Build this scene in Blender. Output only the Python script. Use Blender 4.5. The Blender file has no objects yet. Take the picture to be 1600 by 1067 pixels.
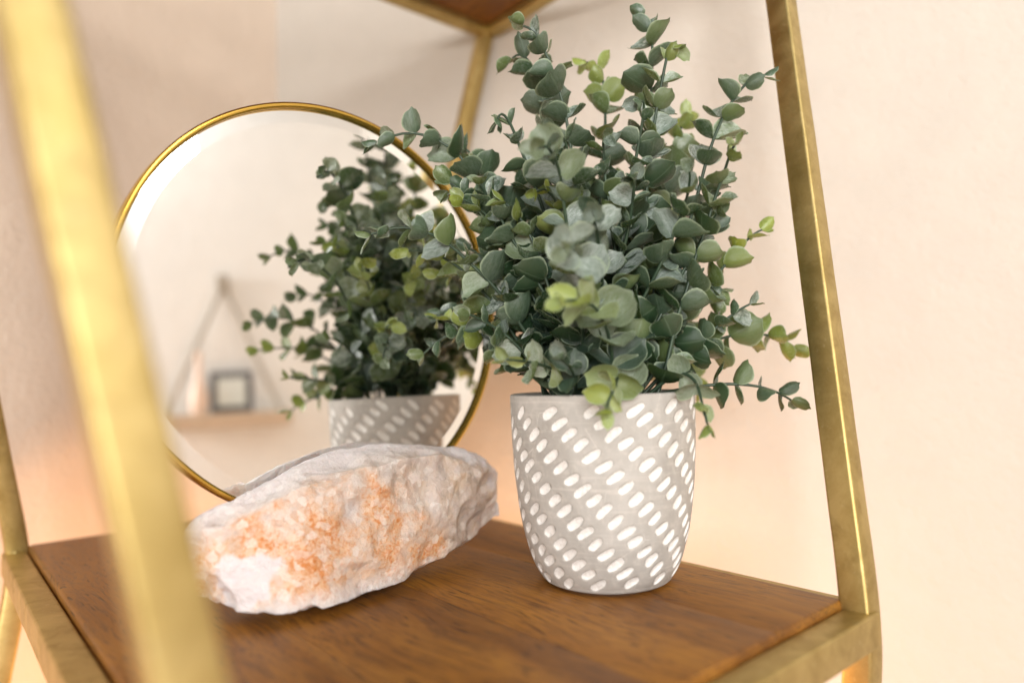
import bpy, bmesh, math, random
import numpy as np
from mathutils import Vector, Matrix, noise

# ------------------------------------------------------------------ camera
scene = bpy.context.scene
F_PX, PITCH, ROLL, CAM_H = 1072.5, 0.0504, -0.0256, 0.146     # photo is 1600 px wide
_r = Vector((1, 0, 0)); FW = Vector((0, math.cos(PITCH), math.sin(PITCH))); _u = Vector((0, -math.sin(PITCH), math.cos(PITCH)))
RT = math.cos(ROLL) * _r + math.sin(ROLL) * _u
UP = -math.sin(ROLL) * _r + math.cos(ROLL) * _u
CAM = Vector((0, 0, CAM_H))
cd = bpy.data.cameras.new('camera'); cam = bpy.data.objects.new('camera', cd); scene.collection.objects.link(cam)
cam.matrix_world = Matrix.Translation(CAM) @ Matrix((RT, UP, -FW)).transposed().to_4x4()
cd.sensor_width = 36; cd.lens = F_PX / 1600 * 36; cd.clip_start = .02; cd.clip_end = 30
cd.dof.use_dof = True; cd.dof.focus_distance = .485; cd.dof.aperture_fstop = 2.0; cd.dof.aperture_blades = 0
scene.camera = cam

def px(x, y, d=None, z=None):
    """photo pixel -> point, at camera depth d or on the level z"""
    v = FW + RT * ((x - 800) / F_PX) - UP * ((y - 533.5) / F_PX)
    s = d if d is not None else (z - CAM_H) / v.z
    return CAM + v * s
def to_px(p):
    d = Vector(p) - CAM; z = d.dot(FW)
    return 800 + F_PX * d.dot(RT) / z, 533.5 - F_PX * d.dot(UP) / z, z

# ------------------------------------------------------------------ light
w = bpy.data.worlds.new('World'); scene.world = w; w.use_nodes = True
bg = w.node_tree.nodes['Background']; bg.inputs[0].default_value = (1.0, .95, .89, 1); bg.inputs[1].default_value = .21
def area(name, loc, target, size, power, col, sy=None):
    l = bpy.data.lights.new(name, 'AREA'); l.energy = power; l.color = col; l.size = size
    if sy: l.shape = 'RECTANGLE'; l.size_y = sy
    o = bpy.data.objects.new(name, l); scene.collection.objects.link(o); o.location = loc
    o.rotation_euler = (Vector(target) - Vector(loc)).to_track_quat('-Z', 'Y').to_euler()
    return o
area('window_light', (1.13, -.76, 1.08), (.0, .55, .08), .34, 9, (1, .96, .91), .46)
area('room_window', (-.20, -2.5, .72), (.0, .6, .25), 1.0, 82, (1, .98, .95), 1.0)
area('opposite_wall_fill', (.72, -.85, 1.75), (1.45, -.95, .3), .5, 9, (1, .98, .95), .5)  # added fill that brightens the opposite wall, stands for no known lamp
lp = bpy.data.lights.new('low_lamp', 'POINT'); lp.energy = 9.0; lp.color = (1, .50, .20); lp.shadow_soft_size = .07
lo = bpy.data.objects.new('low_lamp', lp); scene.collection.objects.link(lo); lo.location = (-.08, .66, -.36)
scene.render.engine = 'CYCLES'
scene.view_settings.view_transform = 'Standard'; scene.view_settings.look = 'None'
scene.view_settings.exposure = 0.12; scene.view_settings.gamma = 1
scene.cycles.max_bounces = 10

# ------------------------------------------------------------------ helpers
COL = scene.collection
R = random.Random(11)
def link(name, me, mat=None, parent=None):
    o = bpy.data.objects.new(name, me); COL.objects.link(o)
    if mat and me is not None and not me.materials: me.materials.append(mat)
    if parent: o.parent = parent
    return o
def mesh(name, vs, fs, smooth=None):
    me = bpy.data.meshes.new(name); me.from_pydata([tuple(v) for v in vs], [], fs); me.update()
    if smooth is not None:
        me.polygons.foreach_set('use_smooth', [True] * len(me.polygons))
        if smooth < 179: me.set_sharp_from_angle(angle=math.radians(smooth))
    return me
def tag(o, label, cat, group=None):
    o['label'] = label; o['category'] = cat
    if group: o['group'] = group
    return o
def thing(name, label, cat, loc=(0, 0, 0), group=None):
    o = bpy.data.objects.new(name, None); COL.objects.link(o); o.location = loc; o.empty_display_size = .02
    return tag(o, label, cat, group)
def struct(o):
    o['kind'] = 'structure'; return o
def attach(o, root):
    """parent keeping coordinates given in the world"""
    o.parent = root; o.matrix_parent_inverse = Matrix.Translation(root.location).inverted(); return o
def loft(rings, cap=True, closed=True):
    n = len(rings[0]); vs = [p for r in rings for p in r]; fs = []
    for i in range(len(rings) - 1):
        for j in range(n if closed else n - 1):
            k = (j + 1) % n
            fs.append((i * n + j, i * n + k, (i + 1) * n + k, (i + 1) * n + j))
    if cap: fs.append(tuple(range(n))[::-1]); fs.append(tuple(range((len(rings) - 1) * n, len(rings) * n)))
    return vs, fs
def rsq(a, b, r, k=3):
    """rounded rectangle, half sizes a b"""
    out = []
    for cx, cy, a0 in ((a - r, b - r, 0), (-a + r, b - r, 90), (-a + r, -b + r, 180), (a - r, -b + r, 270)):
        for i in range(k + 1):
            t = math.radians(a0 + 90 * i / k); out.append((cx + r * math.cos(t), cy + r * math.sin(t)))
    return out
def tube(pts, rad, n=6):
    rings = []
    for i, p in enumerate(pts):
        t = (pts[min(i + 1, len(pts) - 1)] - pts[max(i - 1, 0)]).normalized()
        s = t.cross(Vector((.3, .2, .93))).normalized(); b = s.cross(t)
        r = rad[i] if hasattr(rad, '__len__') else rad
        rings.append([p + s * r * math.cos(2 * math.pi * j / n) + b * r * math.sin(2 * math.pi * j / n) for j in range(n)])
    return loft(rings)
def lathe(prof, n=48, c=(0, 0, 0)):
    rings = [[Vector((c[0] + r * math.cos(2 * math.pi * j / n), c[1] + r * math.sin(2 * math.pi * j / n), c[2] + z)) for j in range(n)] for r, z in prof]
    return loft(rings)

class NT:
    def __init__(s, name):
        s.m = bpy.data.materials.new(name); s.m.use_nodes = True; s.t = s.m.node_tree
        s.b = s.t.nodes['Principled BSDF']; s.out = s.t.nodes['Material Output']
    def n(s, typ, **kw):
        o = s.t.nodes.new(typ)
        for k, v in kw.items():
            if k in o.inputs.keys(): s.set(o.inputs[k], v)
            else: setattr(o, k, v)
        return o
    def set(s, sock, v):
        if isinstance(v, bpy.types.NodeSocket): s.t.links.new(v, sock)
        elif isinstance(v, bpy.types.Node): s.t.links.new(v.outputs[0], sock)
        else: sock.default_value = v
    def p(s, **kw):
        for k, v in kw.items(): s.set(s.b.inputs[k.replace('_', ' ')], v)
    def mix(s, f, a, b, mode='MIX'):
        o = s.t.nodes.new('ShaderNodeMix'); o.data_type = 'RGBA'; o.blend_type = mode
        s.set(o.inputs[0], f); s.set(o.inputs[6], a); s.set(o.inputs[7], b); return o.outputs[2]
    def math(s, op, a, b=None, clamp=False):
        o = s.t.nodes.new('ShaderNodeMath'); o.operation = op; o.use_clamp = clamp
        s.set(o.inputs[0], a)
        if b is not None: s.set(o.inputs[1], b)
        return o.outputs[0]
    def ramp(s, f, stops):
        o = s.t.nodes.new('ShaderNodeValToRGB'); e = o.color_ramp.elements
        while len(e) < len(stops): e.new(.5)
        for i, (p, c) in enumerate(stops):
            e[i].position = p; e[i].color = c if len(c) == 4 else (*c, 1)
        s.set(o.inputs[0], f); return o.outputs[0]
    def noise(s, vec, scale, detail=4, rough=.55, dist=0):
        o = s.n('ShaderNodeTexNoise'); s.set(o.inputs['Vector'], vec)
        o.inputs['Scale'].default_value = scale; o.inputs['Detail'].default_value = detail
        o.inputs['Roughness'].default_value = rough; o.inputs['Distortion'].default_value = dist
        return o.outputs[0]
    def map(s, vec, scale=(1, 1, 1), rot=(0, 0, 0), loc=(0, 0, 0)):
        o = s.n('ShaderNodeMapping'); s.set(o.inputs[0], vec)
        o.inputs['Scale'].default_value = scale; o.inputs['Rotation'].default_value = rot; o.inputs['Location'].default_value = loc
        return o.outputs[0]
    def obj(s): return s.n('ShaderNodeTexCoord').outputs['Object']
    def bump(s, h, strength, dist):
        o = s.n('ShaderNodeBump'); s.set(o.inputs['Height'], h); o.inputs['Strength'].default_value = strength; o.inputs['Distance'].default_value = dist
        s.set(s.b.inputs['Normal'], o.outputs[0])
def G(v): return (v, v, v, 1)

# ------------------------------------------------------------------ materials
def m_wall(name, col):
    m = NT(name); c = m.obj()
    big = m.noise(c, 2.2, 3); sp = m.noise(c, 26, 4, .6)
    base = m.mix(m.ramp(big, [(.3, G(0)), (.7, G(1))]), (*[x * .97 for x in col], 1), (*[min(1, x * 1.03) for x in col], 1))
    base = m.mix(m.ramp(m.noise(c, 15, 4, .6), [(.35, G(0)), (.65, G(.5))]), base, (*[x * .93 for x in col], 1))
    m.p(Base_Color=base, Roughness=.75)
    h = m.math('ADD', m.math('MULTIPLY', sp, .7), m.math('MULTIPLY', m.noise(c, 130, 3), .4))
    m.bump(h, .65, .005); return m.m
M_WALL = m_wall('beige_wall_paint', (.585, .545, .49))
M_WALL2 = m_wall('tan_wall_paint', (.71, .595, .495))
M_CREAM = m_wall('cream_wall_paint', (.88, .885, .88))
M_FLOOR = m_wall('pale_carpet', (.55, .42, .32))

def m_brass():
    m = NT('aged_brass'); c = m.obj()
    a = m.noise(c, 34, 6, .68, .4); b = m.noise(c, 220, 4, .6); g = m.noise(c, 48, 5, .65, .8)
    pat = m.ramp(a, [(.40, G(1)), (.63, G(0))]); pat2 = m.ramp(g, [(.50, G(0)), (.68, G(1))])
    base = m.mix(pat, (.56, .435, .19, 1), (.44, .33, .125, 1))
    base = m.mix(m.math('MULTIPLY', pat2, .25), base, (.20, .135, .045, 1))
    base = m.mix(m.math('MULTIPLY', m.ramp(b, [(.62, G(0)), (.72, G(1))]), .25), base, (.80, .70, .46, 1))
    ro = m.math('ADD', m.math('MULTIPLY', a, .25), .35)
    m.p(Base_Color=base, Metallic=1.0, Roughness=m.math('ADD', ro, m.math('MULTIPLY', pat2, .10)))
    m.bump(m.math('ADD', m.math('MULTIPLY', a, .5), m.math('ADD', m.math('MULTIPLY', b, .3), m.math('MULTIPLY', m.noise(c, 900, 3), .25))), .22, .0009); return m.m
M_BRASS = m_brass()
def m_gold():
    m = NT('polished_gold_rim'); c = m.obj()
    m.p(Base_Color=m.mix(m.noise(c, 25, 4), (.62, .38, .06, 1), (.78, .52, .13, 1)), Metallic=1.0, Roughness=.22); return m.m
M_GOLD = m_gold()

def m_wood():
    m = NT('oiled_walnut'); oc = m.obj()
    rnd = m.n('ShaderNodeObjectInfo').outputs['Random']
    off = m.n('ShaderNodeCombineXYZ'); m.set(off.inputs[0], m.math('MULTIPLY', rnd, 3.1)); m.set(off.inputs[1], m.math('MULTIPLY', rnd, 7.3)); m.set(off.inputs[2], m.math('MULTIPLY', rnd, 5.7))
    add = m.n('ShaderNodeVectorMath', operation='ADD'); m.set(add.inputs[0], oc); m.set(add.inputs[1], off.outputs[0]); c = add.outputs[0]
    # grain runs along local Y; a slow warp makes the figure wander
    wv = m.n('ShaderNodeTexNoise'); m.set(wv.inputs['Vector'], m.map(c, (1, .45, 1))); wv.inputs['Scale'].default_value = 9; wv.inputs['Detail'].default_value = 2
    sub = m.n('ShaderNodeVectorMath', operation='SUBTRACT'); m.set(sub.inputs[0], wv.outputs['Color']); sub.inputs[1].default_value = (.5, .5, .5)
    sc = m.n('ShaderNodeVectorMath', operation='SCALE'); m.set(sc.inputs[0], sub.outputs[0]); sc.inputs['Scale'].default_value = .055
    wa = m.n('ShaderNodeVectorMath', operation='ADD'); m.set(wa.inputs[0], c); m.set(wa.inputs[1], sc.outputs[0]); cw = wa.outputs[0]
    bands = m.noise(m.map(cw, (17, 1.3, 17)), 1.6, 4, .55, .5)
    fib = m.noise(m.map(cw, (420, 22, 420)), 1.0, 5, .65)
    fine = m.noise(m.map(cw, (1100, 60, 1100)), 1.0, 3, .6)
    pore = m.ramp(m.noise(m.map(cw, (520, 34, 520), loc=(3, 1, 2)), 1.0, 2, .5), [(.60, G(0)), (.70, G(1))])
    blot = m.noise(m.map(c, (9, 4, 9)), 1.0, 3, .5)
    base = m.ramp(bands, [(.28, (.120, .043, .006)), (.45, (.200, .080, .0115)), (.60, (.265, .114, .017)), (.78, (.155, .060, .008))])
    base = m.mix(m.math('MULTIPLY', m.ramp(fib, [(.36, G(1)), (.54, G(0))]), .6), base, (.055, .018, .006, 1))
    base = m.mix(m.math('MULTIPLY', m.ramp(fine, [(.5, G(0)), (.75, G(1))]), .30), base, (.34, .150, .042, 1))
    base = m.mix(m.math('MULTIPLY', pore, .8), base, (.03, .011, .005, 1))
    base = m.mix(m.math('MULTIPLY', m.ramp(blot, [(.56, G(0)), (.74, G(1))]), .35), base, (.085, .028, .008, 1))
    tone = m.math('ADD', m.math('MULTIPLY', rnd, .3), .86)
    hs = m.n('ShaderNodeHueSaturation'); m.set(hs.inputs['Color'], base); m.set(hs.inputs['Value'], tone)
    m.p(Base_Color=hs.outputs[0], Roughness=m.math('ADD', m.math('MULTIPLY', fib, .2), .33), Specular_IOR_Level=.32)
    m.bump(m.math('SUBTRACT', m.math('MULTIPLY', fib, .6), m.math('MULTIPLY', pore, .8)), .22, .0006); return m.m
M_WOOD = m_wood()

def m_pot():
    m = NT('grey_concrete'); c = m.obj()
    a = m.noise(m.map(c, (1, 1, .55)), 22, 5, .6, .4); b = m.noise(c, 190, 4, .6); st = m.noise(m.map(c, (6, 6, 150)), 2.2, 4, .6)
    base = m.mix(m.ramp(a, [(.36, G(0)), (.66, G(1))]), (.345, .325, .30, 1), (.475, .455, .43, 1))
    base = m.mix(m.math('MULTIPLY', m.ramp(a, [(.62, G(0)), (.74, G(1))]), .45), base, (.33, .27, .21, 1))
    base = m.mix(m.math('MULTIPLY', m.ramp(b, [(.5, G(0)), (.72, G(1))]), .30), base, (.66, .62, .57, 1))
    base = m.mix(m.math('MULTIPLY', m.ramp(st, [(.55, G(0)), (.72, G(1))]), .28), base, (.70, .66, .61, 1))
    # hairline scratches
    v = m.n('ShaderNodeTexVoronoi'); v.feature = 'DISTANCE_TO_EDGE'; m.set(v.inputs['Vector'], m.map(c, (1, 1, .35), (.6, .3, .2))); v.inputs['Scale'].default_value = 46
    scr = m.math('MULTIPLY', m.ramp(v.outputs['Distance'], [(.0, G(1)), (.012, G(0))]), m.ramp(m.noise(c, 50, 2), [(.55, G(0)), (.62, G(1))]))
    base = m.mix(m.math('MULTIPLY', scr, .4), base, (.75, .72, .68, 1))
    m.p(Base_Color=base, Roughness=.72, Specular_IOR_Level=.35)
    m.bump(m.math('ADD', m.math('MULTIPLY', b, .5), m.math('MULTIPLY', m.noise(c, 700, 2), .4)), .25, .0006); return m.m
M_POT = m_pot()
def m_dimple():
    m = NT('chalk_white_carving'); c = m.obj(); b = m.noise(c, 420, 4, .65)
    m.p(Base_Color=m.mix(m.ramp(b, [(.38, G(0)), (.55, G(1))]), (.66, .64, .615, 1), (.77, .76, .745, 1)), Roughness=.85)
    m.bump(b, .5, .0008); return m.m
M_DIMPLE = m_dimple()

def m_leaf():
    m = NT('eucalyptus_leaf')
    tint = m.n('ShaderNodeVertexColor', layer_name='tint'); sp = m.n('ShaderNodeSeparateColor'); m.set(sp.inputs[0], tint.outputs[0])
    young, dust, rnd = sp.outputs[0], sp.outputs[1], sp.outputs[2]
    uv = m.n('ShaderNodeUVMap').outputs[0]; sx = m.n('ShaderNodeSeparateXYZ'); m.set(sx.inputs[0], uv)
    U = m.math('ABSOLUTE', m.math('SUBTRACT', m.math('MULTIPLY', sx.outputs[0], 2), 1)); V = sx.outputs[1]
    c = m.obj()
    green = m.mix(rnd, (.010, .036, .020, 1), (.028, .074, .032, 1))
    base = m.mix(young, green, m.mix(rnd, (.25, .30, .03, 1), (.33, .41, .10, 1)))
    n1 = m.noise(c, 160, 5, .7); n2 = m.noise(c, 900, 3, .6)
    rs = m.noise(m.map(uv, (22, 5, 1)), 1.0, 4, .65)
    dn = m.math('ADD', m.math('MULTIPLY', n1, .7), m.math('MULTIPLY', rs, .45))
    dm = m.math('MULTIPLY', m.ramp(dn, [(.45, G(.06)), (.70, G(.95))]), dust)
    back = m.n('ShaderNodeNewGeometry').outputs['Backfacing']
    dm = m.math('MULTIPLY', dm, m.math('SUBTRACT', 1, m.math('MULTIPLY', back, .62)))
    base = m.mix(dm, base, (.52, .59, .55, 1))
    base = m.mix(m.math('MULTIPLY', back, .35), base, m.mix(young, (.045, .095, .032, 1), (.24, .30, .05, 1)))
    spk = m.math('MULTIPLY', m.ramp(n2, [(.60, G(0)), (.72, G(1))]), m.math('MULTIPLY', dust, .35))
    base = m.mix(spk, base, (.50, .56, .50, 1))
    edge = m.math('MULTIPLY', m.ramp(U, [(.88, G(0)), (1, G(1))]), .8)
    base = m.mix(edge, base, (.42, .52, .36, 1))
    rib = m.math('MULTIPLY', m.ramp(U, [(.0, G(1)), (.07, G(0))]), .30)
    base = m.mix(rib, base, (.22, .31, .20, 1))
    m.p(Base_Color=base, Roughness=m.math('ADD', m.math('MULTIPLY', n1, .26), .13), Specular_IOR_Level=.8)
    m.bump(m.math('ADD', n1, m.math('MULTIPLY', rs, .9)), .35, .0010)
    tr = m.n('ShaderNodeBsdfTranslucent'); m.set(tr.inputs[0], m.mix(.5, base, (.25, .36, .06, 1)))
    mx = m.n('ShaderNodeMixShader'); mx.inputs[0].default_value = .15
    m.set(mx.inputs[1], m.b.outputs[0]); m.set(mx.inputs[2], tr.outputs[0]); m.set(m.out.inputs[0], mx.outputs[0]); return m.m
M_LEAF = m_leaf()
def m_stem():
    m = NT('green_plastic_stem'); c = m.obj()
    m.p(Base_Color=m.mix(m.noise(c, 90, 4), (.010, .024, .014, 1), (.050, .090, .048, 1)), Roughness=.45); return m.m
M_STEM = m_stem()
def m_simple(name, a, b, scale, rough, **kw):
    m = NT(name); m.p(Base_Color=m.mix(m.noise(m.obj(), scale, 4), (*a, 1), (*b, 1)), Roughness=rough, **kw); return m.m
M_FOAM = m_simple('dark_foam', (.012, .014, .010), (.03, .03, .02), 200, .9)
M_CLEAR = NT('clear_rubber'); M_CLEAR.p(Base_Color=(.85, .78, .68, 1), Roughness=.15, Transmission_Weight=.9, IOR=1.45); M_CLEAR = M_CLEAR.m
M_MIRROR = NT('silvered_glass'); M_MIRROR.p(Base_Color=(.95, .955, .94, 1), Metallic=1.0, Roughness=.0); M_MIRROR = M_MIRROR.m
M_BACK = m_simple('mirror_backing', (.05, .04, .03), (.08, .06, .05), 40, .8)
def m_rock():
    m = NT('rose_quartz'); c = m.obj()
    at = m.n('ShaderNodeVertexColor', layer_name='stain'); sp = m.n('ShaderNodeSeparateColor'); m.set(sp.inputs[0], at.outputs[0])
    st, tan, wht = sp.outputs[0], sp.outputs[1], sp.outputs[2]
    n1 = m.noise(c, 34, 6, .65, .5); n2 = m.noise(c, 120, 6, .7, .6); n3 = m.noise(c, 420, 4, .65); n4 = m.noise(c, 16, 4, .6, .6)
    base = m.mix(m.ramp(n1, [(.3, G(0)), (.7, G(1))]), (.60, .53, .52, 1), (.79, .74, .72, 1))
    base = m.mix(m.math('MULTIPLY', tan, m.ramp(n1, [(.30, G(.25)), (.6, G(.95))])), base, m.mix(n2, (.42, .27, .15, 1), (.72, .52, .35, 1)))
    om = m.math('MULTIPLY', st, m.ramp(m.math('ADD', m.math('MULTIPLY', n1, .55), m.math('MULTIPLY', n2, .5)), [(.40, G(.25)), (.60, G(1))]))
    base = m.mix(om, base, m.mix(n4, (.72, .40, .20, 1), (.78, .54, .36, 1)))
    deep = m.math('MULTIPLY', st, m.ramp(m.math('ADD', m.math('MULTIPLY', n3, .5), m.math('MULTIPLY', n1, .5)), [(.49, G(0)), (.60, G(1))]))
    base = m.mix(deep, base, (.62, .22, .05, 1))
    chip = m.ramp(n2, [(.60, G(0)), (.68, G(1))])
    base = m.mix(m.math('MULTIPLY', chip, .6), base, (.86, .81, .77, 1))
    vo = m.n('ShaderNodeTexVoronoi'); m.set(vo.inputs['Vector'], c); vo.inputs['Scale'].default_value = 190
    vc_ = m.n('ShaderNodeSeparateColor'); m.set(vc_.inputs[0], vo.outputs['Color'])
    base = m.mix(m.ramp(vc_.outputs[0], [(.55, G(0)), (1, G(.45))]), base, (.88, .82, .78, 1))
    base = m.mix(m.ramp(vc_.outputs[1], [(.62, G(0)), (1, G(.40))]), base, m.mix(st, (.45, .36, .33, 1), (.60, .28, .11, 1)))
    dk = m.math('MULTIPLY', m.ramp(n3, [(.26, G(1)), (.36, G(0))]), .35)
    base = m.mix(dk, base, (.36, .24, .17, 1))
    gr = m.math('MULTIPLY', tan, m.ramp(m.noise(c, 60, 5, .7, .8), [(.50, G(0)), (.66, G(.75))])); base = m.mix(gr, base, (.30, .22, .16, 1))
    base = m.mix(wht, base, m.mix(n2, (.62, .55, .56, 1), (.78, .74, .74, 1)))
    m.p(Base_Color=base, Roughness=m.math('ADD', m.math('MULTIPLY', n2, .5), .10), Subsurface_Weight=.4, Subsurface_Scale=.010, Specular_IOR_Level=.5)
    m.b.inputs['Subsurface Radius'].default_value = (1, .6, .45)
    m.bump(m.math('ADD', m.math('ADD', m.math('MULTIPLY', n2, .8), m.math('MULTIPLY', n3, .55)), m.math('MULTIPLY', vc_.outputs[2], .35)), .8, .0026); return m.m
M_ROCK = m_rock()
M_OAK = m_simple('pale_wood_board', (.56, .44, .33), (.64, .52, .40), 30, .5)
M_ROPE = m_simple('grey_rope', (.40, .36, .31), (.50, .46, .40), 300, .9)
M_DARK = m_simple('dark_frame', (.12, .13, .15), (.17, .18, .20), 60, .4)
M_PHOTO = m_simple('bluish_print', (.62, .72, .74), (.78, .82, .80), 40, .3)
M_CORAL = m_simple('coral_glaze', (.84, .64, .53), (.88, .72, .62), 30, .4)

# ------------------------------------------------------------------ walls and floor
FLOOR_Z = -.66
CORNER = Vector((-.36, 1.06)); DR = Vector((.906, -.423)); DL = Vector((-.423, -.906))
def wall(name, a, b, z0, z1, mat):
    d = (b - a).normalized(); nrm = Vector((d.y, -d.x)) * .1          # thickness outwards (right of a->b)
    P = [a, b, b + nrm, a + nrm]
    vs = [(p.x, p.y, z) for z in (z0, z1) for p in P]
    return struct(link(name, mesh(name, vs, [(0, 3, 2, 1), (4, 5, 6, 7), (0, 1, 5, 4), (1, 2, 6, 5), (2, 3, 7, 6), (3, 0, 4, 7)]), mat))
ca = CORNER; RIGHT_LEN = 2.15
cb = ca + DR * RIGHT_LEN; cc = cb + DL * 3.0; cdn = ca + DL * 1.5
wall('wall_back', cb, ca, FLOOR_Z, 1.9, M_WALL).location = (0, 0, 0)
wall('wall_left', ca, cdn, FLOOR_Z, 1.9, M_WALL2)
wall('wall_opposite', cc, cb, FLOOR_Z, 1.9, M_CREAM)
fl = link('floor', mesh('floor', [(-2, -3, FLOOR_Z), (3.5, -3, FLOOR_Z), (3.5, 1.6, FLOOR_Z), (-2, 1.6, FLOOR_Z)], [(0, 1, 2, 3)]), M_FLOOR); struct(fl)

# ------------------------------------------------------------------ etagere
EC = Vector((-.1261, .5473)); PH = .7097
EA = Vector((math.cos(PH), math.sin(PH))); EB = Vector((-math.sin(PH), math.cos(PH)))
S, Lg, LH = .408, .630, .6233
RW, RH, RTOP = .0185, .021, -.0050                                    # rail width, height, level of its top
SH = {'L': (-1, 1), 'B': (1, 1), 'R': (1, -1), 'F': (-1, -1)}
def ec(k, lvl, inset, z):
    sx, sy = SH[k]; a, b = (S, Lg) if lvl == 0 else (Lg, S)
    q = EC + EA * sx * (a / 2 - inset) + EB * sy * (b / 2 - inset); return Vector((q.x, q.y, z))
et = thing('etagere', 'aged brass shelving unit with zigzag square legs and brown wooden shelves', 'shelf unit', (EC.x, EC.y, FLOOR_Z))
LW = .0185
NUD = {'L': (Vector((.004, 0, 0)), Vector((.0, 0, 0))), 'B': (Vector((0, 0, 0)), Vector((0, 0, 0))),
       'R': (Vector((-.006, -.002, 0)), Vector((.004, 0, 0))), 'F': (Vector((.0, 0, 0)), Vector((.006, 0, 0)))}
for k in 'LBRF':
    n0, n1 = NUD[k]
    top = ec(k, 1, LW / 2, LH + RTOP) + n1; dn = ec(k, 1, LW / 2, FLOOR_Z)
    c0 = ec(k, 0, LW / 2, RTOP + .004) + n0; c1 = ec(k, 0, LW / 2, RTOP - RH - .012) + n0
    key = [top, c0, c1, dn]; path = []
    for i in range(3):
        n = 34 if i != 1 else 5
        for j in range(n): path.append(key[i].lerp(key[i + 1], j / n))
    path.append(key[3])
    sm = list(path)                                                   # ease the bends a little
    for _ in range(2):
        sm = [sm[0]] + [(sm[i - 1] + sm[i] * 2 + sm[i + 1]) / 4 for i in range(1, len(sm) - 1)] + [sm[-1]]
    sec = rsq(LW / 2, LW / 2, .0022)
    rings = []
    for i, p in enumerate(sm):
        ring = []
        for (x, y) in sec:
            q = EA * x + EB * y; v = Vector((p.x + q.x, p.y + q.y, p.z))
            d = noise.noise(v * 26 + Vector((k == 'R', 3, 1))) * .0003
            ring.append(v + Vector((q.x, q.y, 0)) * (d / LW * 2))
        rings.append(ring)
    attach(link('leg', mesh('leg', *loft(rings[::-1]), smooth=50), M_BRASS), et)

def rail(p, q, w, h, parent, zt, nin):
    """bar from p to q (on its centre line), top at zt"""
    d = (q - p); L = d.length; d.normalize(); s = Vector((d.y, -d.x, 0)); sec = rsq(w / 2, h / 2, .0018); rings = []
    n = 24
    for i in range(n + 1):
        c = p + d * L * i / n; ring = []
        for (x, y) in sec:
            v = c + s * x + Vector((0, 0, zt - h / 2 + y - c.z))
            ring.append(v + Vector((0, 0, noise.noise(v * 30) * .00010)) + s * noise.noise(v * 24 + Vector((7, 0, 0))) * .00015)
        rings.append(ring)
    return attach(link('rail', mesh('rail', *loft(rings), smooth=50), M_BRASS), parent)
def planks(lvl, zt, thick, nplank, name='plank'):
    a, b = (S, Lg) if lvl == 0 else (Lg, S)
    ia, ib = a / 2 - RW - .0012, b / 2 - RW - .0012
    xs = [-ia + 2 * ia * (i + (0 if i in (0, nplank) else R.uniform(-.12, .12))) / nplank for i in range(nplank + 1)]
    for i in range(nplank):
        x0, x1 = xs[i] + (.00012 if i else 0), xs[i + 1] - (.00012 if i < nplank - 1 else 0)
        bv = .003; nb = 4
        def corner(x):                                                # rounded only on the outer sides of the shelf
            return bv if (abs(abs(x) - ia) < 1e-6) else .0003
        e0, e1 = corner(x0), corner(x1)
        prof = [(x0, -thick)]
        for j in range(nb + 1):
            t = math.pi / 2 * j / nb; prof.append((x0 + e0 * (1 - math.sin(t)) if False else x0 + e0 - e0 * math.cos(t), -e0 + e0 * math.sin(t)))
        for j in range(nb + 1):
            t = math.pi / 2 * j / nb; prof.append((x1 - e1 + e1 * math.sin(t), -e1 + e1 * math.cos(t)))
        prof.append((x1, -thick))
        ys = [-ib, -ib + .0009, -ib + .003, ib - .003, ib - .0009, ib]; dz = [.003, .0009, 0, 0, .0009, .003]
        cx = (x0 + x1) / 2
        rings = [[Vector((x - cx, y, z - (d if z > -thick + 1e-6 else 0))) for x, z in prof] for y, d in zip(ys, dz)]
        vs, fs = loft(rings)
        me = mesh(name, vs, [f[::-1] for f in fs], smooth=40)
        o = link(name, me, M_WOOD); ctr = EC + EA * cx
        o.location = (ctr.x - EC.x, ctr.y - EC.y, zt - FLOOR_Z); o.rotation_euler = (0, 0, PH); o.parent = et
for lvl, z in ((0, RTOP), (1, LH + RTOP)):
    for k0, k1 in (('L', 'B'), ('B', 'R'), ('R', 'F'), ('F', 'L')):
        p, q = ec(k0, lvl, RW / 2, z), ec(k1, lvl, RW / 2, z); d = (q - p).normalized()
        rail(p + d * LW * .3, q - d * LW * .3, RW, RH, et, z, None)
planks(0, 0.0, .016, 4); planks(1, LH, .016, 5)
# little weld beads where rails meet the right and left legs
def blob(c, r, seed):
    bm = bmesh.new(); bmesh.ops.create_icosphere(bm, subdivisions=3, radius=1)
    for v in bm.verts:
        n = noise.noise(v.co * 1.7 + Vector((seed, 0, 0))) * .35
        v.co = Vector(c) + Vector((v.co.x * r[0], v.co.y * r[1], v.co.z * r[2])) * (1 + n)
    me = bpy.data.meshes.new('weld_bead'); bm.to_mesh(me); bm.free()
    me.polygons.foreach_set('use_smooth', [True] * len(me.polygons)); return me
for i, k in enumerate('LBRF'):
    sx, sy = SH[k]
    for j, ax in enumerate((EA * -sx, EB * -sy)):
        c = ec(k, 0, LW / 2, RTOP) + Vector((ax.x, ax.y, 0)) * (LW * .5)
        attach(link('weld_bead', blob(c, (.005, .005, .0028), i * 7 + j), M_BRASS), et)

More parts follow.
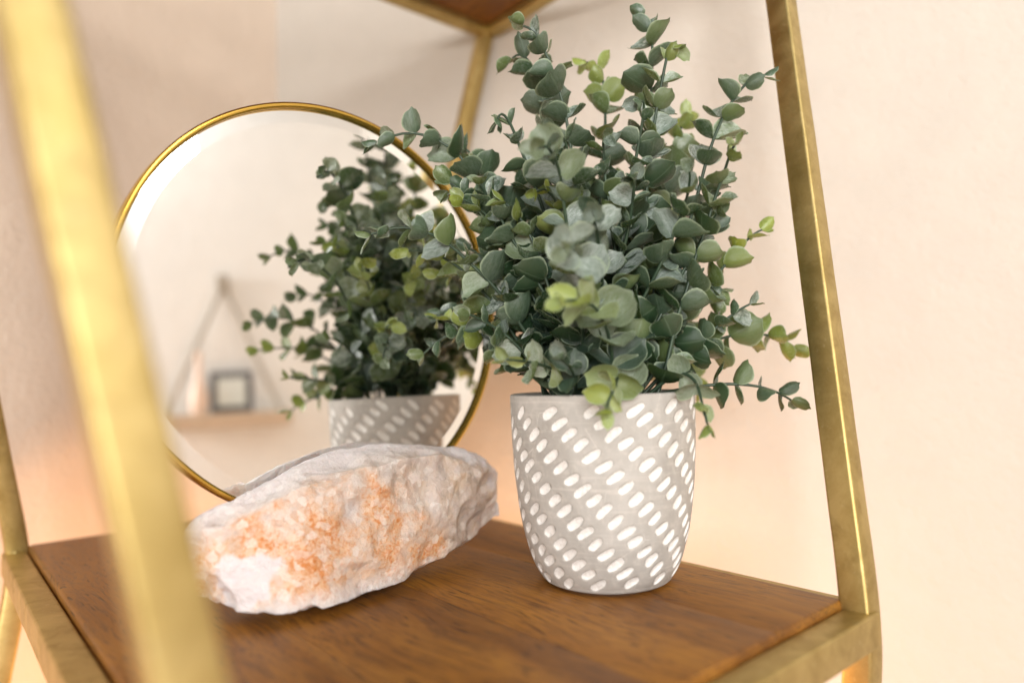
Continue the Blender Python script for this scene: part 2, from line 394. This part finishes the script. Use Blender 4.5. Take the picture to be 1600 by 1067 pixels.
# ------------------------------------------------------------------ round mirror
PC = Vector((.0638, .5014, 0))                                        # pot axis
_az, _ti = math.radians(42.3), math.radians(1.1)                      # the way the mirror faces
MN = Vector((math.sin(_az) * math.cos(_ti), -math.cos(_az) * math.cos(_ti), math.sin(_ti)))
MC = Vector((-.1305, .5120, .1993)); MR = .1535
def mirror_d(x, y):
    v = px(x, y, d=1) - CAM; return (MC - CAM).dot(MN) / v.dot(MN)
MX = Vector((0, 0, 1)).cross(MN).normalized(); MY = MN.cross(MX)
BASEZ = .0
mi = thing('round_mirror', 'round mirror with a slanted glass edge and thin gold rim, behind the quartz rock', 'mirror', (MC.x, MC.y, 0))
def disc_pt(r, a, h): return MC + MX * (r * math.cos(a)) + MY * (r * math.sin(a)) + MN * h
NA = 160
def ringmesh(name, prof, closed_prof, mat):
    rings = [[disc_pt(r, 2 * math.pi * j / NA, h) for r, h in prof] for j in range(NA)]
    n = len(prof); vs = [p for q in rings for p in q]; fs = []
    for i in range(NA):
        for j in range(n if closed_prof else n - 1):
            a, b = i, (i + 1) % NA; k = (j + 1) % n
            fs.append((a * n + j, a * n + k, b * n + k, b * n + j))
    me = mesh(name, vs, fs, smooth=35)
    bm = bmesh.new(); bm.from_mesh(me); bmesh.ops.recalc_face_normals(bm, faces=bm.faces); bm.to_mesh(me); bm.free()
    return attach(link(name, me, mat), mi)
GR, BV = MR - .0042, .0098
rings = [disc_pt(GR - BV, 2 * math.pi * j / NA, 0) for j in range(NA)]
gl = attach(link('glass', mesh('glass', rings, [tuple(range(NA))]), M_MIRROR), mi)
ringmesh('bevel', [(GR - BV, 0), (GR, -.00088)], False, M_MIRROR)
prof = [(x + (GR + MR) / 2 + .0002, y - .0035) for x, y in rsq(.0021, .0065, .0015)]
ringmesh('rim', prof, True, M_GOLD)
bk = [disc_pt(GR + .0005, 2 * math.pi * j / NA, -.005) for j in range(NA)]; bk2 = [disc_pt(GR + .0005, 2 * math.pi * j / NA, -.009) for j in range(NA)]
attach(link('backing', mesh('backing', *loft([bk, bk2])), M_BACK), mi)
bot = disc_pt(MR - .003, -math.pi / 2, -.004)
ft = bot - MN * .030
attach(link('foot', mesh('foot', *lathe([(.026, 0), (.028, .001), (.028, .004), (.024, .007), (.006, .009), (.005, .013)], 40, (ft.x, ft.y, .0002)), smooth=40), M_GOLD), mi)
attach(link('stem', mesh('stem', *tube([Vector((ft.x, ft.y, .009)), Vector((ft.x, ft.y, bot.z * .45)), bot], .0042, 14), smooth=60), M_GOLD), mi)

# ------------------------------------------------------------------ rose quartz rock
def build_rock():
    # stations along the rock, left to right; pixel + depth of: front-bottom, belly, ridge, crest (top back), back, back-bottom
    # (front-bottom, belly, ridge, crest) read from the photo; the hidden back follows from the mirror standing behind
    ST4 = [
        ((280, 938, .412), (270, 898, .410), (262, 868, .412), (262, 842, .418)),
        ((344, 965, .414), (324, 895, .408), (304, 824, .418), (296, 786, .427)),
        ((420, 966, .415), (410, 885, .407), (402, 793, .428), (398, 756, .455)),
        ((500, 953, .427), (494, 868, .417), (482, 750, .446), (470, 716, .480)),
        ((580, 930, .452), (580, 838, .440), (572, 716, .470), (562, 688, .508)),
        ((650, 902, .486), (658, 812, .470), (654, 702, .497), (650, 685, .530)),
        ((706, 868, .512), (720, 795, .500), (718, 706, .524), (718, 692, .545)),
        ((742, 836, .536), (762, 785, .528), (764, 722, .542), (764, 712, .556)),
        ((758, 812, .550), (776, 782, .546), (781, 746, .553), (781, 736, .560)),
    ]
    rings = []
    for st in ST4:
        q = [px(x, y, d=d) for x, y, d in st]
        if st[0][0] < 600: q[0] = px(st[0][0], st[0][1], z=.006)
        q[0].z = max(q[0].z, .006)
        d0 = (q[0] - CAM).dot(FW); q[1] = px(st[1][0], st[1][1], d=.5 * (d0 + st[2][2]) - .0035)
        x3, y3, d3 = st[3]
        lim = mirror_d(x3 + 12, y3 + 10) - .010
        bkp = px(x3 + 12, y3 + 10, d=max(d3 + .004, min(lim, d3 + .03)))
        low = px(x3 + 10, y3, d=max(d3 + .002, min(lim - .012, d3 + .028))); low.z = max(.006, q[0].z)
        rings.append(q + [bkp, low])
    vs, fs = loft(rings)
    me = bpy.data.meshes.new('t'); me.from_pydata([tuple(v) for v in vs], [], fs)
    bm = bmesh.new(); bm.from_mesh(me)
    bmesh.ops.recalc_face_normals(bm, faces=bm.faces)
    bmesh.ops.triangulate(bm, faces=[f for f in bm.faces if len(f.verts) > 4])
    lay = bm.verts.layers.float_color.new('base')
    bm.verts.ensure_lookup_table()
    W = [(.85, .1, 0), (1.1, .25, 0), (.42, .30, 0), (-.6, 0, .30), (-.5, 0, .1), (0, .2, 0)]
    for i, v in enumerate(bm.verts):
        s, j = divmod(i, 6); a, b, c = W[j]
        if s >= 4: b += (s - 3) * .22 * (a > 0); a *= max(.10, 1 - (s - 3) * .24)
        if s == 0: a *= .55
        v[lay] = (a, min(b, 1), c, 1)
    for f in bm.faces: f.smooth = True
    bm.to_mesh(me); bm.free()
    o = link('rock_tmp', me); md = o.modifiers.new('s', 'SUBSURF'); md.subdivision_type = 'CATMULL_CLARK'; md.levels = 2
    for e in me.edges: pass
    cr = me.attributes.new('crease_edge', 'FLOAT', 'EDGE'); vals = [0.] * len(me.edges)
    for e in me.edges:
        a, b = e.vertices
        if abs(a - b) == 6 and a % 6 in (0, 2, 5): vals[e.index] = 1.0
        elif abs(a - b) == 6 and a % 6 == 3: vals[e.index] = .7
    cr.data.foreach_set('value', vals)
    md2 = o.modifiers.new('s2', 'SUBSURF'); md2.subdivision_type = 'SIMPLE'; md2.levels = 3
    dg = bpy.context.evaluated_depsgraph_get(); ev = o.evaluated_get(dg); m2 = bpy.data.meshes.new_from_object(ev)
    bpy.data.objects.remove(o)
    co = np.empty(len(m2.vertices) * 3, 'f'); m2.vertices.foreach_get('co', co); co = co.reshape(-1, 3)
    nn = np.empty(len(m2.vertices) * 3, 'f'); m2.vertices.foreach_get('normal', nn); nn = nn.reshape(-1, 3)
    out = co.copy(); stain = np.zeros((len(co), 4), 'f'); stain[:, 3] = 1
    base = np.empty(len(co) * 4, 'f'); m2.attributes['base'].data.foreach_get('color', base); base = base.reshape(-1, 4)
    chipc = px(378, 915, d=.41); holec = px(738, 797, d=.515)
    # broken faces: shave the form with planes set a little under its surface
    rq = random.Random(21); work = co.astype('f8')
    for k in range(26):                                               # long chops right across the stone
        n_ = np.array([rq.gauss(0, 1), rq.gauss(0, 1), rq.gauss(0, 1)]); n_ /= np.linalg.norm(n_)
        sup = work @ n_; h_ = sup.max() - rq.uniform(.001, .0045)
        work -= np.clip(sup - h_, 0, None)[:, None] * n_
    for k in range(110):                                               # small local chips with soft borders
        i = rq.randrange(len(co)); nv = Vector(nn[i].tolist()) + Vector((rq.gauss(0, .2), rq.gauss(0, .2), rq.gauss(0, .2))); nv.normalize()
        n_ = np.array(nv); h_ = work[i] @ n_ - rq.uniform(.0006, .0020)
        wgt = np.clip(2.2 - np.linalg.norm(work - work[i], axis=1) * 2 / rq.uniform(.008, .024), 0, 1)
        work -= (np.clip(work @ n_ - h_, 0, .004) * wgt)[:, None] * n_
    co = work.astype('f4')
    for i in range(len(co)):
        v = Vector(co[i].tolist())
        # conchoidal facets: distance to cell points, plus rough grain
        ds, ps = noise.voronoi(v * 34)
        fac = (ds[1] - ds[0])
        d = (fac - .4) * .0022 + noise.noise(v * 20) * .0012 + noise.fractal(v * 85, .7, 2.1, 5) * .0008
        hole = (v - holec).length; d -= .005 * max(0, 1 - hole / .0065)
        ds2, _ = noise.voronoi(v * 105 + Vector((3, 1, 4)))
        d += (ds2[1] - ds2[0] - .3) * .0008
        out[i] = co[i] + nn[i] * d
        b = base[i]
        nz = noise.fractal(v * 30 + Vector((5, 2, 9)), 1, 2, 4) * .40
        s = b[0] + nz; s = min(1, max(0, (s - .34) / .30))
        ch = (v - chipc).length + noise.fractal(v * 70, .8, 2, 4) * .008
        white = max(0, min(1, (.021 - ch) / .004)); white = max(white, min(1, max(0, (b[2] - .02) * 3)))
        t = min(1, max(0, b[1] + nz * .6))
        lowv = min(1, max(0, (.018 - v.z) / .014)); s *= 1 - .8 * lowv; white = max(white, .5 * lowv)
        if b[0] < .1: s *= .2
        stain[i, :3] = (s * (1 - white), t * (1 - white), white)
    out[:, 2] = np.maximum(out[:, 2], .0052)
    m2.vertices.foreach_set('co', out.ravel())
    at = m2.color_attributes.new('stain', 'FLOAT_COLOR', 'POINT'); at.data.foreach_set('color', stain.ravel())
    m2.polygons.foreach_set('use_smooth', [True] * len(m2.polygons)); m2.set_sharp_from_angle(angle=math.radians(38))
    m2.update(); return m2
rk_me = build_rock(); rk_me.name = 'rock'
rc = px(520, 930, z=0)
rk = thing('quartz_rock', 'large rough pink and orange quartz rock lying on the wood before the mirror', 'rock', (rc.x, rc.y, 0))
attach(link('stone', rk_me, M_ROCK), rk)
for x, y in ((432, 958), (655, 872), (455, 900), (600, 860)):
    c = px(x, y, z=.0)
    attach(link('bumper_foot', mesh('bumper_foot', *lathe([(.0062, .0001), (.0068, .001), (.0062, .005), (.004, .0078)], 24, (c.x, c.y + .004, 0)), smooth=60), M_CLEAR), rk)

# ------------------------------------------------------------------ planter
POT_H = .1316
PROF = [(0, .0425), (.003, .0465), (.010, .0508), (.018, .0540), (.035, .0588), (.055, .0621), (.078, .0645), (.100, .0656), (.120, .0661), (POT_H, .0663)]
def pot_r(z):
    zs = [a for a, b in PROF]; rs = [b for a, b in PROF]
    return float(np.interp(z, zs, rs))
_zz = np.linspace(0, POT_H, 400); _rr = np.interp(_zz, [a for a, b in PROF], [b for a, b in PROF])
_ker = np.ones(31) / 31; _rs = np.convolve(np.pad(_rr, 15, mode='edge'), _ker, 'valid'); _rs[:12] = _rr[:12] * .5 + _rs[:12] * .5
def pot_r(z): return float(np.interp(z, _zz, _rs))
NC, MTW, VP_ = 58, 14, .0282
TH_F = math.atan2(-PC.y, -PC.x)                                       # towards the camera
spots = []
for i in range(NC):
    th = TH_F + 2 * math.pi * i / NC                                  # i>0 goes right as seen from the camera
    for k in range(-40, 40):
        z = .0865 - i * (MTW * VP_ / NC) + k * VP_
        if .006 < z < POT_H - .006:
            spots.append((th + R.uniform(-.008, .008), z + R.uniform(-.0007, .0007), R.uniform(.88, 1.1), R.uniform(.9, 1.1), math.radians(36 + R.uniform(-7, 7))))
pot = thing('concrete_planter', 'grey concrete pot with rows of carved white oval dashes, on the wood', 'plant pot', (PC.x, PC.y, 0))
NTH, NZ = 620, 170
zs = np.linspace(.0016, POT_H, NZ)
TH, ZZ = np.meshgrid(np.linspace(0, 2 * np.pi, NTH, endpoint=False), zs)
RRR = np.interp(ZZ, _zz, _rs)
def dimple_depth(th, z, rad):
    dep = np.zeros_like(z)
    for (t, zc, sl, sw, an) in spots:
        dx = (np.mod(th - t + np.pi, 2 * np.pi) - np.pi)
        m = (np.abs(dx) < .16) & (np.abs(z - zc) < .009)
        if not m.any(): continue
        r0 = pot_r(zc); sc = r0 / .0655
        X = dx[m] * r0; Y = z[m] - zc
        p = X * math.cos(an) + Y * math.sin(an); q = -X * math.sin(an) + Y * math.cos(an)
        e = np.abs(p / (.0064 * sl * (.55 + .45 * sc))) ** 2.6 + np.abs(q / (.0029 * sw)) ** 2.6
        dep[m] = np.maximum(dep[m], np.clip(1.12 - e, 0, 1) ** .6 * .0016)
    return dep
RRR = RRR - dimple_depth(TH, ZZ, RRR) * 1.0
pv = np.stack([PC.x + RRR * np.cos(TH), PC.y + RRR * np.sin(TH), ZZ + .0004], -1).reshape(-1, 3)
verts = pv.tolist(); faces = []
for i in range(NZ - 1):
    for j in range(NTH):
        k = (j + 1) % NTH; faces.append((i * NTH + j, i * NTH + k, (i + 1) * NTH + k, (i + 1) * NTH + j))
last = (NZ - 1) * NTH
for dr, z in ((-.0009, POT_H + .0009), (-.0024, POT_H + .0013), (-.0042, POT_H + .0004), (-.0050, POT_H - .003), (-.0058, POT_H - .03), (-.007, .012)):
    st = len(verts); rr = (pot_r(min(z, POT_H)) if z < POT_H - .01 else .0663) + dr
    for j in range(NTH):
        a = 2 * math.pi * j / NTH; verts.append((PC.x + rr * math.cos(a), PC.y + rr * math.sin(a), z))
    for j in range(NTH):
        k = (j + 1) % NTH; faces.append((last + j, last + k, st + k, st + j))
    last = st
faces.append(tuple(range(last, last + NTH)))
last = 0
for rr, z in ((.0395, .0020), (.0390, .0001)):                        # recessed foot under the pot
    st = len(verts)
    for j in range(NTH):
        a = 2 * math.pi * j / NTH; verts.append((PC.x + rr * math.cos(a), PC.y + rr * math.sin(a), z))
    for j in range(NTH):
        k = (j + 1) % NTH; faces.append((last + k, last + j, st + j, st + k))
    last = st
faces.append(tuple(range(last, last + NTH))[::-1])
attach(link('body', mesh('body', verts, faces, smooth=60), M_POT), pot)
for (t, zc, sl, sw, an) in spots:
    # chalky floor of each carving, lying in its recess
    r0 = pot_r(zc); sc = r0 / .0655; vs = [];
    NR, NS = 4, 18
    ph = R.uniform(0, 9)
    for ir in range(NR + 1):
        for js in range(NS if ir else 1):
            a = 2 * math.pi * js / NS; rho = ir / NR
            ex = 2 / 2.6; ca_, sa_ = math.cos(a), math.sin(a)
            wob = 1 + .05 * math.sin(3 * a + ph) + .03 * math.sin(5 * a + 2 * ph)
            p = .0064 * sl * (.55 + .45 * sc) * rho * math.copysign(abs(ca_) ** ex, ca_) * wob
            q = .0029 * sw * rho * math.copysign(abs(sa_) ** ex, sa_) * wob
            X = p * math.cos(an) - q * math.sin(an); Y = p * math.sin(an) + q * math.cos(an)
            e = rho ** 2.6
            d = max(0, 1.12 - e) ** .6 * .0016
            rr = pot_r(zc + Y) - d + .00022
            th = t + X / r0
            vs.append((rr * math.cos(th), rr * math.sin(th), zc + Y + .0004))
    fs = [(0, 1 + j, 1 + (j + 1) % NS) for j in range(NS)]
    for ir in range(1, NR):
        for j in range(NS):
            a = 1 + (ir - 1) * NS; b = a + NS; k = (j + 1) % NS
            fs.append((a + j, b + j, b + k, a + k))
    o = link('carved_dash', mesh('carved_dash', vs, fs, smooth=60), M_DIMPLE, pot)
attach(link('filler', mesh('filler', *lathe([(.001, POT_H - .030), (.0585, POT_H - .0305), (.0590, POT_H - .0125), (.045, POT_H - .009), (.001, POT_H - .004)], 40, (PC.x, PC.y, 0)), smooth=60), M_FOAM), pot)

# ------------------------------------------------------------------ eucalyptus
def leaf_mesh(kind, seed, tint):
    """leaf of unit length along +Y, upper face +Z, cupped"""
    r = random.Random(seed); NV, NU = 10, 6
    W = {'big': r.uniform(.50, .60), 'mid': r.uniform(.44, .53), 'tip': r.uniform(.33, .43)}[kind]
    cup = r.uniform(.25, .85); bend = r.uniform(-.16, .22); skew = r.uniform(-.08, .08); fold = r.uniform(0, .10); wav = r.uniform(.01, .045); ph = r.uniform(0, 6)
    mucro = r.uniform(.05, .10)
    vs, uvs = [], []
    for i in range(NV + 1):
        al = math.pi * i / NV; v = ((1 - math.cos(al)) / 2) ** 1.08
        wd = W * math.sin(al) ** .92
        if i == 0: wd = .03
        y = v * .95
        if i == NV - 1: wd *= .80
        if i == NV: wd = .006; y = .95 + mucro
        for j in range(NU + 1):
            u = -1 + 2 * j / NU
            x = u * wd + skew * v * v
            z = cup * (u * wd) ** 2 / W * 1.1 + fold * abs(u * wd) + bend * v * v + cup * .55 * (v - .45) ** 2
            z += wav * math.sin(9 * v + ph + 2 * u) * abs(u) ** 2
            x += r.uniform(-1, 1) * .018 * (abs(u) > .95); yy = y + r.uniform(-1, 1) * .016 * (abs(u) > .95)
            vs.append((x, yy, z)); uvs.append((j / NU, v))
    fs = []
    for i in range(NV):
        for j in range(NU):
            a = i * (NU + 1) + j; fs.append((a, a + 1, a + NU + 2, a + NU + 1))
    me = mesh('leaf', vs, fs, smooth=179)
    ul = me.uv_layers.new(name='UVMap')
    for lp_ in me.loops: ul.data[lp_.index].uv = uvs[lp_.vertex_index]
    at = me.color_attributes.new('tint', 'FLOAT_COLOR', 'POINT')
    at.data.foreach_set('color', list(tint) * len(me.vertices))
    me.materials.append(M_LEAF); return me
LEAVES = {}
for ki, kind in enumerate(('big', 'mid', 'tip')):
    for y_ in range(5):                                               # 0 mature .. 3 young yellow-green, 4 darker inner leaf, shade inside the crown put into its tint
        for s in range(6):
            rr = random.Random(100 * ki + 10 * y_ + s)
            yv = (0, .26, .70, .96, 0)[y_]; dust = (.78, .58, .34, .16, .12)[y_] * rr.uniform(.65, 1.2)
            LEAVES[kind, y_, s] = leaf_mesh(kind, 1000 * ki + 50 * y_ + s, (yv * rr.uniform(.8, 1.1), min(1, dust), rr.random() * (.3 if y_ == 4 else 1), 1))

plant = thing('eucalyptus_plant', 'bushy artificial eucalyptus with dusty green round leaves, in the concrete pot', 'plant', (PC.x, PC.y, POT_H - .01))
# stems read off the photo: tip px, a way-point px, depth at the tip, youth of the tip (0..3), way-point depth share
STEMS = [
 ((818, 40), (880, 170), .500, 1), ((1008, 28), (1018, 150), .510, 0), ((1052, 72), (1024, 180), .480, 2), ((918, 98), (945, 190), .560, 3),
 ((1192, 120), (1115, 222), .500, 0), ((1150, 228), (1112, 325), .445, 2), ((1190, 360), (1130, 420), .520, 3), ((1172, 476), (1110, 518), .505, 0),
 ((1238, 545), (1140, 525), .545, 3), ((1236, 625), (1140, 600), .500, 1), ((1108, 662), (1072, 585), .420, 2), ((948, 640), (965, 590), .395, 3),
 ((880, 470), (945, 500), .375, 3), ((790, 562), (870, 582), .420, 2), ((735, 492), (800, 535), .470, 1), ((684, 494), (745, 520), .535, 3),
 ((640, 392), (740, 440), .520, 3), ((578, 366), (715, 392), .470, 1), ((592, 222), (735, 265), .500, 0), ((778, 186), (822, 250), .470, 0),
 ((752, 290), (800, 372), .470, 1), ((838, 232), (880, 300), .400, 1), ((840, 300), (880, 350), .450, 3), ((885, 388), (905, 430), .370, 1),
 ((1078, 268), (1045, 380), .440, 0), ((1118, 335), (1075, 410), .470, 1), ((1078, 180), (1050, 260), .580, 3),
 ((800, 92), (850, 170), .530, 1), ((705, 228), (770, 290), .540, 0), ((945, 215), (950, 300), .470, 0),
 ((925, 330), (935, 400), .410, 0), 
  
 ((880, 560), (900, 600), .415, 0), 
 
 ((760, 460), (820, 510), .520, 1),
]
STEMS += [((870, 205), (900, 310), .455, 0), ((1000, 160), (995, 250), .470, 0), ((985, 275), (985, 340), .445, 0), ((700, 300), (770, 345), .505, 1), ((1125, 285), (1075, 360), .500, 1)]
NPH = len(STEMS)
rs = random.Random(5)
mouth = Vector((PC.x, PC.y, POT_H - .012))
paths = []
for (tip, mid, dt, yo) in STEMS:
    T = px(*tip, d=dt); base = mouth + Vector((rs.uniform(-.022, .022), rs.uniform(-.022, .022), 0)) + (T - mouth) * Vector((1, 1, 0)).length * 0
    hv = Vector((T.x - mouth.x, T.y - mouth.y, 0)); base += hv * .16
    dm = .5014 * .42 + dt * .58
    paths.append((base, px(*mid, d=dm), T, yo, 1))
n_back = 34
for i in range(n_back):                                               # the far side of the bush, seen in the mirror
    az = math.radians(rs.uniform(8, 215)); pol = math.radians(rs.choice((rs.uniform(10, 40), rs.uniform(35, 92))))
    rad = rs.uniform(.13, .185) + .03 * math.cos(pol)
    d = Vector((math.sin(pol) * math.cos(az), math.sin(pol) * math.sin(az), math.cos(pol)))
    d.x *= .9
    T = mouth + d * rad
    if T.z < POT_H - .005: T.z = POT_H - .005 + rs.uniform(0, .02)
    X, Y, _ = to_px(T)
    if X > 1110 or Y < 110: T = mouth + (T - mouth) * .72
    if X < 700 and T.y < .52: continue
    # keep clear of the mirror
    dist = (T - MC).dot(MN)
    if dist < .02: T += MN * (.02 - dist)
    hv = Vector((T.x - mouth.x, T.y - mouth.y, 0))
    base = mouth + Vector((rs.uniform(-.02, .02), rs.uniform(-.02, .02), 0)) + hv * .16
    m_ = base.lerp(T, .55) + Vector((0, 0, .018 + .02 * math.sin(pol)))
    paths.append((base, m_, T, rs.choice((0, 1, 1, 2, 3)), 0))

placed = []                                                           # (stem index, mesh key, matrix, prominence)
stem_objs = []
for si, (B0, M0, T0, yo, prim) in enumerate(paths):
    # quadratic curve through the way-point
    C0 = (M0 - B0 * .2025 - T0 * .3025) / .495
    N = 18
    pts = [B0 * (1 - t) ** 2 + C0 * 2 * t * (1 - t) + T0 * t * t for t in [i / N for i in range(N + 1)]]
    pts = [p + Vector((noise.noise(p * 30 + Vector((si, 0, 0))), noise.noise(p * 30 + Vector((0, si, 5))), 0)) * .0022 for p in pts]
    rad = [.0016 - .0008 * i / N for i in range(N + 1)]
    so = attach(link('stem', mesh('stem', *tube(pts, rad, 6), smooth=70), M_STEM), plant); stem_objs.append(so)
    seg = [0]
    for i in range(N): seg.append(seg[-1] + (pts[i + 1] - pts[i]).length)
    Ltot = seg[-1]
    def at(s):
        s = max(0, min(Ltot, s))
        for i in range(N):
            if seg[i + 1] >= s:
                f = (s - seg[i]) / max(1e-9, seg[i + 1] - seg[i]); return pts[i].lerp(pts[i + 1], f), (pts[i + 1] - pts[i]).normalized()
        return pts[-1], (pts[-1] - pts[-2]).normalized()
    s = Ltot; node = 0; roll = rs.uniform(0, 6.28)
    smin = max(.016, Ltot * (.17 if prim else .12))
    size = rs.uniform(.0120, .0142)
    while s > smin and node < 11:
        P, T = at(s)
        ref = T.cross(Vector((0, 0, 1)));
        if ref.length < .1: ref = T.cross(Vector((1, 0, 0)))
        ref.normalize(); bn = T.cross(ref)
        ang = roll + node * math.pi / 2 + rs.uniform(-.35, .35)
        kind = 'tip' if node < 2 else ('mid' if node < 4 else 'big')
        yth = max(0, yo - node // (2 if yo > 1 else 1)) if node < 6 else 0
        for sgn in (0, math.pi):
            if node > 5 and rs.random() < .12: continue
            a = ang + sgn + rs.uniform(-.2, .2)
            side = ref * math.cos(a) + bn * math.sin(a)
            op = math.radians((34 if node == 0 else 52 if node == 1 else 66) + rs.uniform(-16, 16))
            ydir = (T * math.cos(op) + side * math.sin(op)).normalized()
            zdir = (T * math.sin(op) - side * math.cos(op)).normalized()
            tw = rs.uniform(-.85, .85); xdir = ydir.cross(zdir)
            xdir, zdir = (xdir * math.cos(tw) + zdir * math.sin(tw)), (zdir * math.cos(tw) - xdir * math.sin(tw))
            sc = size * rs.uniform(.78, 1.16)
            pos = P + side * .0010
            mat = Matrix((xdir * sc, ydir * sc, zdir * sc)).transposed().to_4x4(); mat.translation = pos
            y_ = min(3, max(0, yth + (1 if rs.random() < .15 else 0)))
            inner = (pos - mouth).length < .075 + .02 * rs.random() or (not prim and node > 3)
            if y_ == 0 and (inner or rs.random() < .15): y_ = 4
            end = pos + ydir * sc
            q = Vector((end.x - PC.x, end.y - PC.y, 0)).length            # keep leaves out of the pot wall
            if end.z < POT_H + .002 and q < .0665 + .004: continue
            if pos.z < POT_H + .004 and Vector((pos.x - PC.x, pos.y - PC.y, 0)).length < .068: continue
            if (end - MC).dot(MN) < .004: continue
            X, Y, dz = to_px(pos + ydir * sc * .5)
            face = abs(zdir.dot((pos - CAM).normalized())) * .7 + .3
            prom = sc / dz * face * (1.0 if dz < .50 else .7 if dz < .54 else .35) * (1 if prim else .55)
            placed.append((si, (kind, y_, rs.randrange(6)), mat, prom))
        gap = (.0140 + .0010 * node) * rs.uniform(.85, 1.15)
        s -= min(gap, .0190); node += 1
        size = min(.0218, size * rs.uniform(1.10, 1.21))
order = sorted(range(len(placed)), key=lambda i: -placed[i][3]); single = set(order[:300])
mv, mf, muv, mt = [], [], [], []
root_inv = Matrix.Translation(plant.location).inverted()
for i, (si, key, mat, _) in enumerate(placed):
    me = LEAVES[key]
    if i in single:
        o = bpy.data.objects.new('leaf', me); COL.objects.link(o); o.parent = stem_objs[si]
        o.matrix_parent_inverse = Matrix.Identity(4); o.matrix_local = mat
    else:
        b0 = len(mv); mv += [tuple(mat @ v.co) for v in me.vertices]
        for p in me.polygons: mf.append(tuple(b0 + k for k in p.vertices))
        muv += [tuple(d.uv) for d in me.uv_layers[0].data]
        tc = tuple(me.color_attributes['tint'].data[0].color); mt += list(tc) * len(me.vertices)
mm = mesh('leaf_mass', mv, mf, smooth=179); ul = mm.uv_layers.new(name='UVMap')
ul.data.foreach_set('uv', [c for uv in muv for c in uv])
at_ = mm.color_attributes.new('tint', 'FLOAT_COLOR', 'POINT'); at_.data.foreach_set('color', mt)
lm_ = attach(link('leaf_mass', mm, M_LEAF), plant); lm_['kind'] = 'stuff'
print('leaves', len(placed))

# ------------------------------------------------------------------ what the mirror shows on the opposite wall
WN = Vector((DL.y, -DL.x, 0)); WN = Vector((-.906, .423, 0))           # opposite wall faces the etagere
WP = Vector((cb.x, cb.y, 0))
def mirror_px(x, y, off=0.0):
    d = (px(x, y, d=1) - CAM); s = (MC - CAM).dot(MN) / d.dot(MN); hit = CAM + d * s
    r = d - MN * (2 * d.dot(MN)); t = (WP + WN * off - hit).dot(WN) / r.dot(WN); return hit + r * t
WX = Vector((0, 0, 1)).cross(WN).normalized()                          # along the wall
ap = mirror_px(348, 445, .02); sl_ = mirror_px(262, 650, .02); pic = mirror_px(363, 640, .05); cor = mirror_px(312, 640, .05)
half = abs((sl_ - ap).dot(WX)); zs_ = sl_.z
def wbox(name, c, hx, hy, hz, mat, parent=None):
    vs = [c + WX * (hx * a) + WN * (hy * b) + Vector((0, 0, hz * e)) for a in (-1, 1) for b in (-1, 1) for e in (-1, 1)]
    me = mesh(name, vs, [(0, 1, 3, 2), (4, 6, 7, 5), (0, 4, 5, 1), (2, 3, 7, 6), (0, 2, 6, 4), (1, 5, 7, 3)])
    bm = bmesh.new(); bm.from_mesh(me); bmesh.ops.recalc_face_normals(bm, faces=bm.faces)
    bmesh.ops.bevel(bm, geom=list(bm.edges), offset=min(hx, hy, hz) * .18, segments=2, affect='EDGES'); bm.to_mesh(me); bm.free()
    o = link(name, me, mat)
    return attach(o, parent) if parent else o
flat = Vector((ap.x, ap.y, 0)) - WN * .02
hs = thing('hanging_shelf', 'wooden shelf hung by grey ropes in a triangle, reflected in the mirror', 'wall shelf', flat + Vector((0, 0, zs_ - .04)))
cs = flat + Vector((0, 0, zs_ - .02)) + WN * .081
wbox('board', cs, half + .03, .08, .02, M_OAK, hs)
for sgn in (-1, 1):
    a = flat + WN * .012 + Vector((0, 0, ap.z)); b = flat + WX * (sgn * half) + WN * .075 + Vector((0, 0, zs_ + .003))
    attach(link('rope', mesh('rope', *tube([a, a.lerp(b, .5), b], .0075, 10), smooth=60), M_ROPE), hs)
wbox('peg', flat + WN * .02 + Vector((0, 0, ap.z + .005)), .016, .019, .022, M_ROPE, hs)
pc_ = flat + WX * (pic - ap).dot(WX) + WN * .06 + Vector((0, 0, zs_))
pf = thing('picture_frame', 'small dark framed picture on the rope hung shelf, reflected in mirror', 'picture frame', pc_)
wbox('frame', pc_ + Vector((0, 0, .0605)), .058, .012, .060, M_DARK, pf)
wbox('picture', pc_ + Vector((0, 0, .0605)) + WN * .0125, .038, .0015, .040, M_PHOTO, pf)
vc = flat + WX * (cor - ap).dot(WX) + WN * .07 + Vector((0, 0, zs_))
va = link('bud_vase', mesh('bud_vase', *lathe([(.020, .0), (.026, .02), (.026, .05), (.012, .10), (.008, .16), (.010, .18), (.006, .178), (.006, .12)], 28), smooth=60), M_CORAL)
va.location = vc + Vector((0, 0, .0005)); tag(va, 'slim coral vase beside the picture on the rope hung shelf', 'vase')
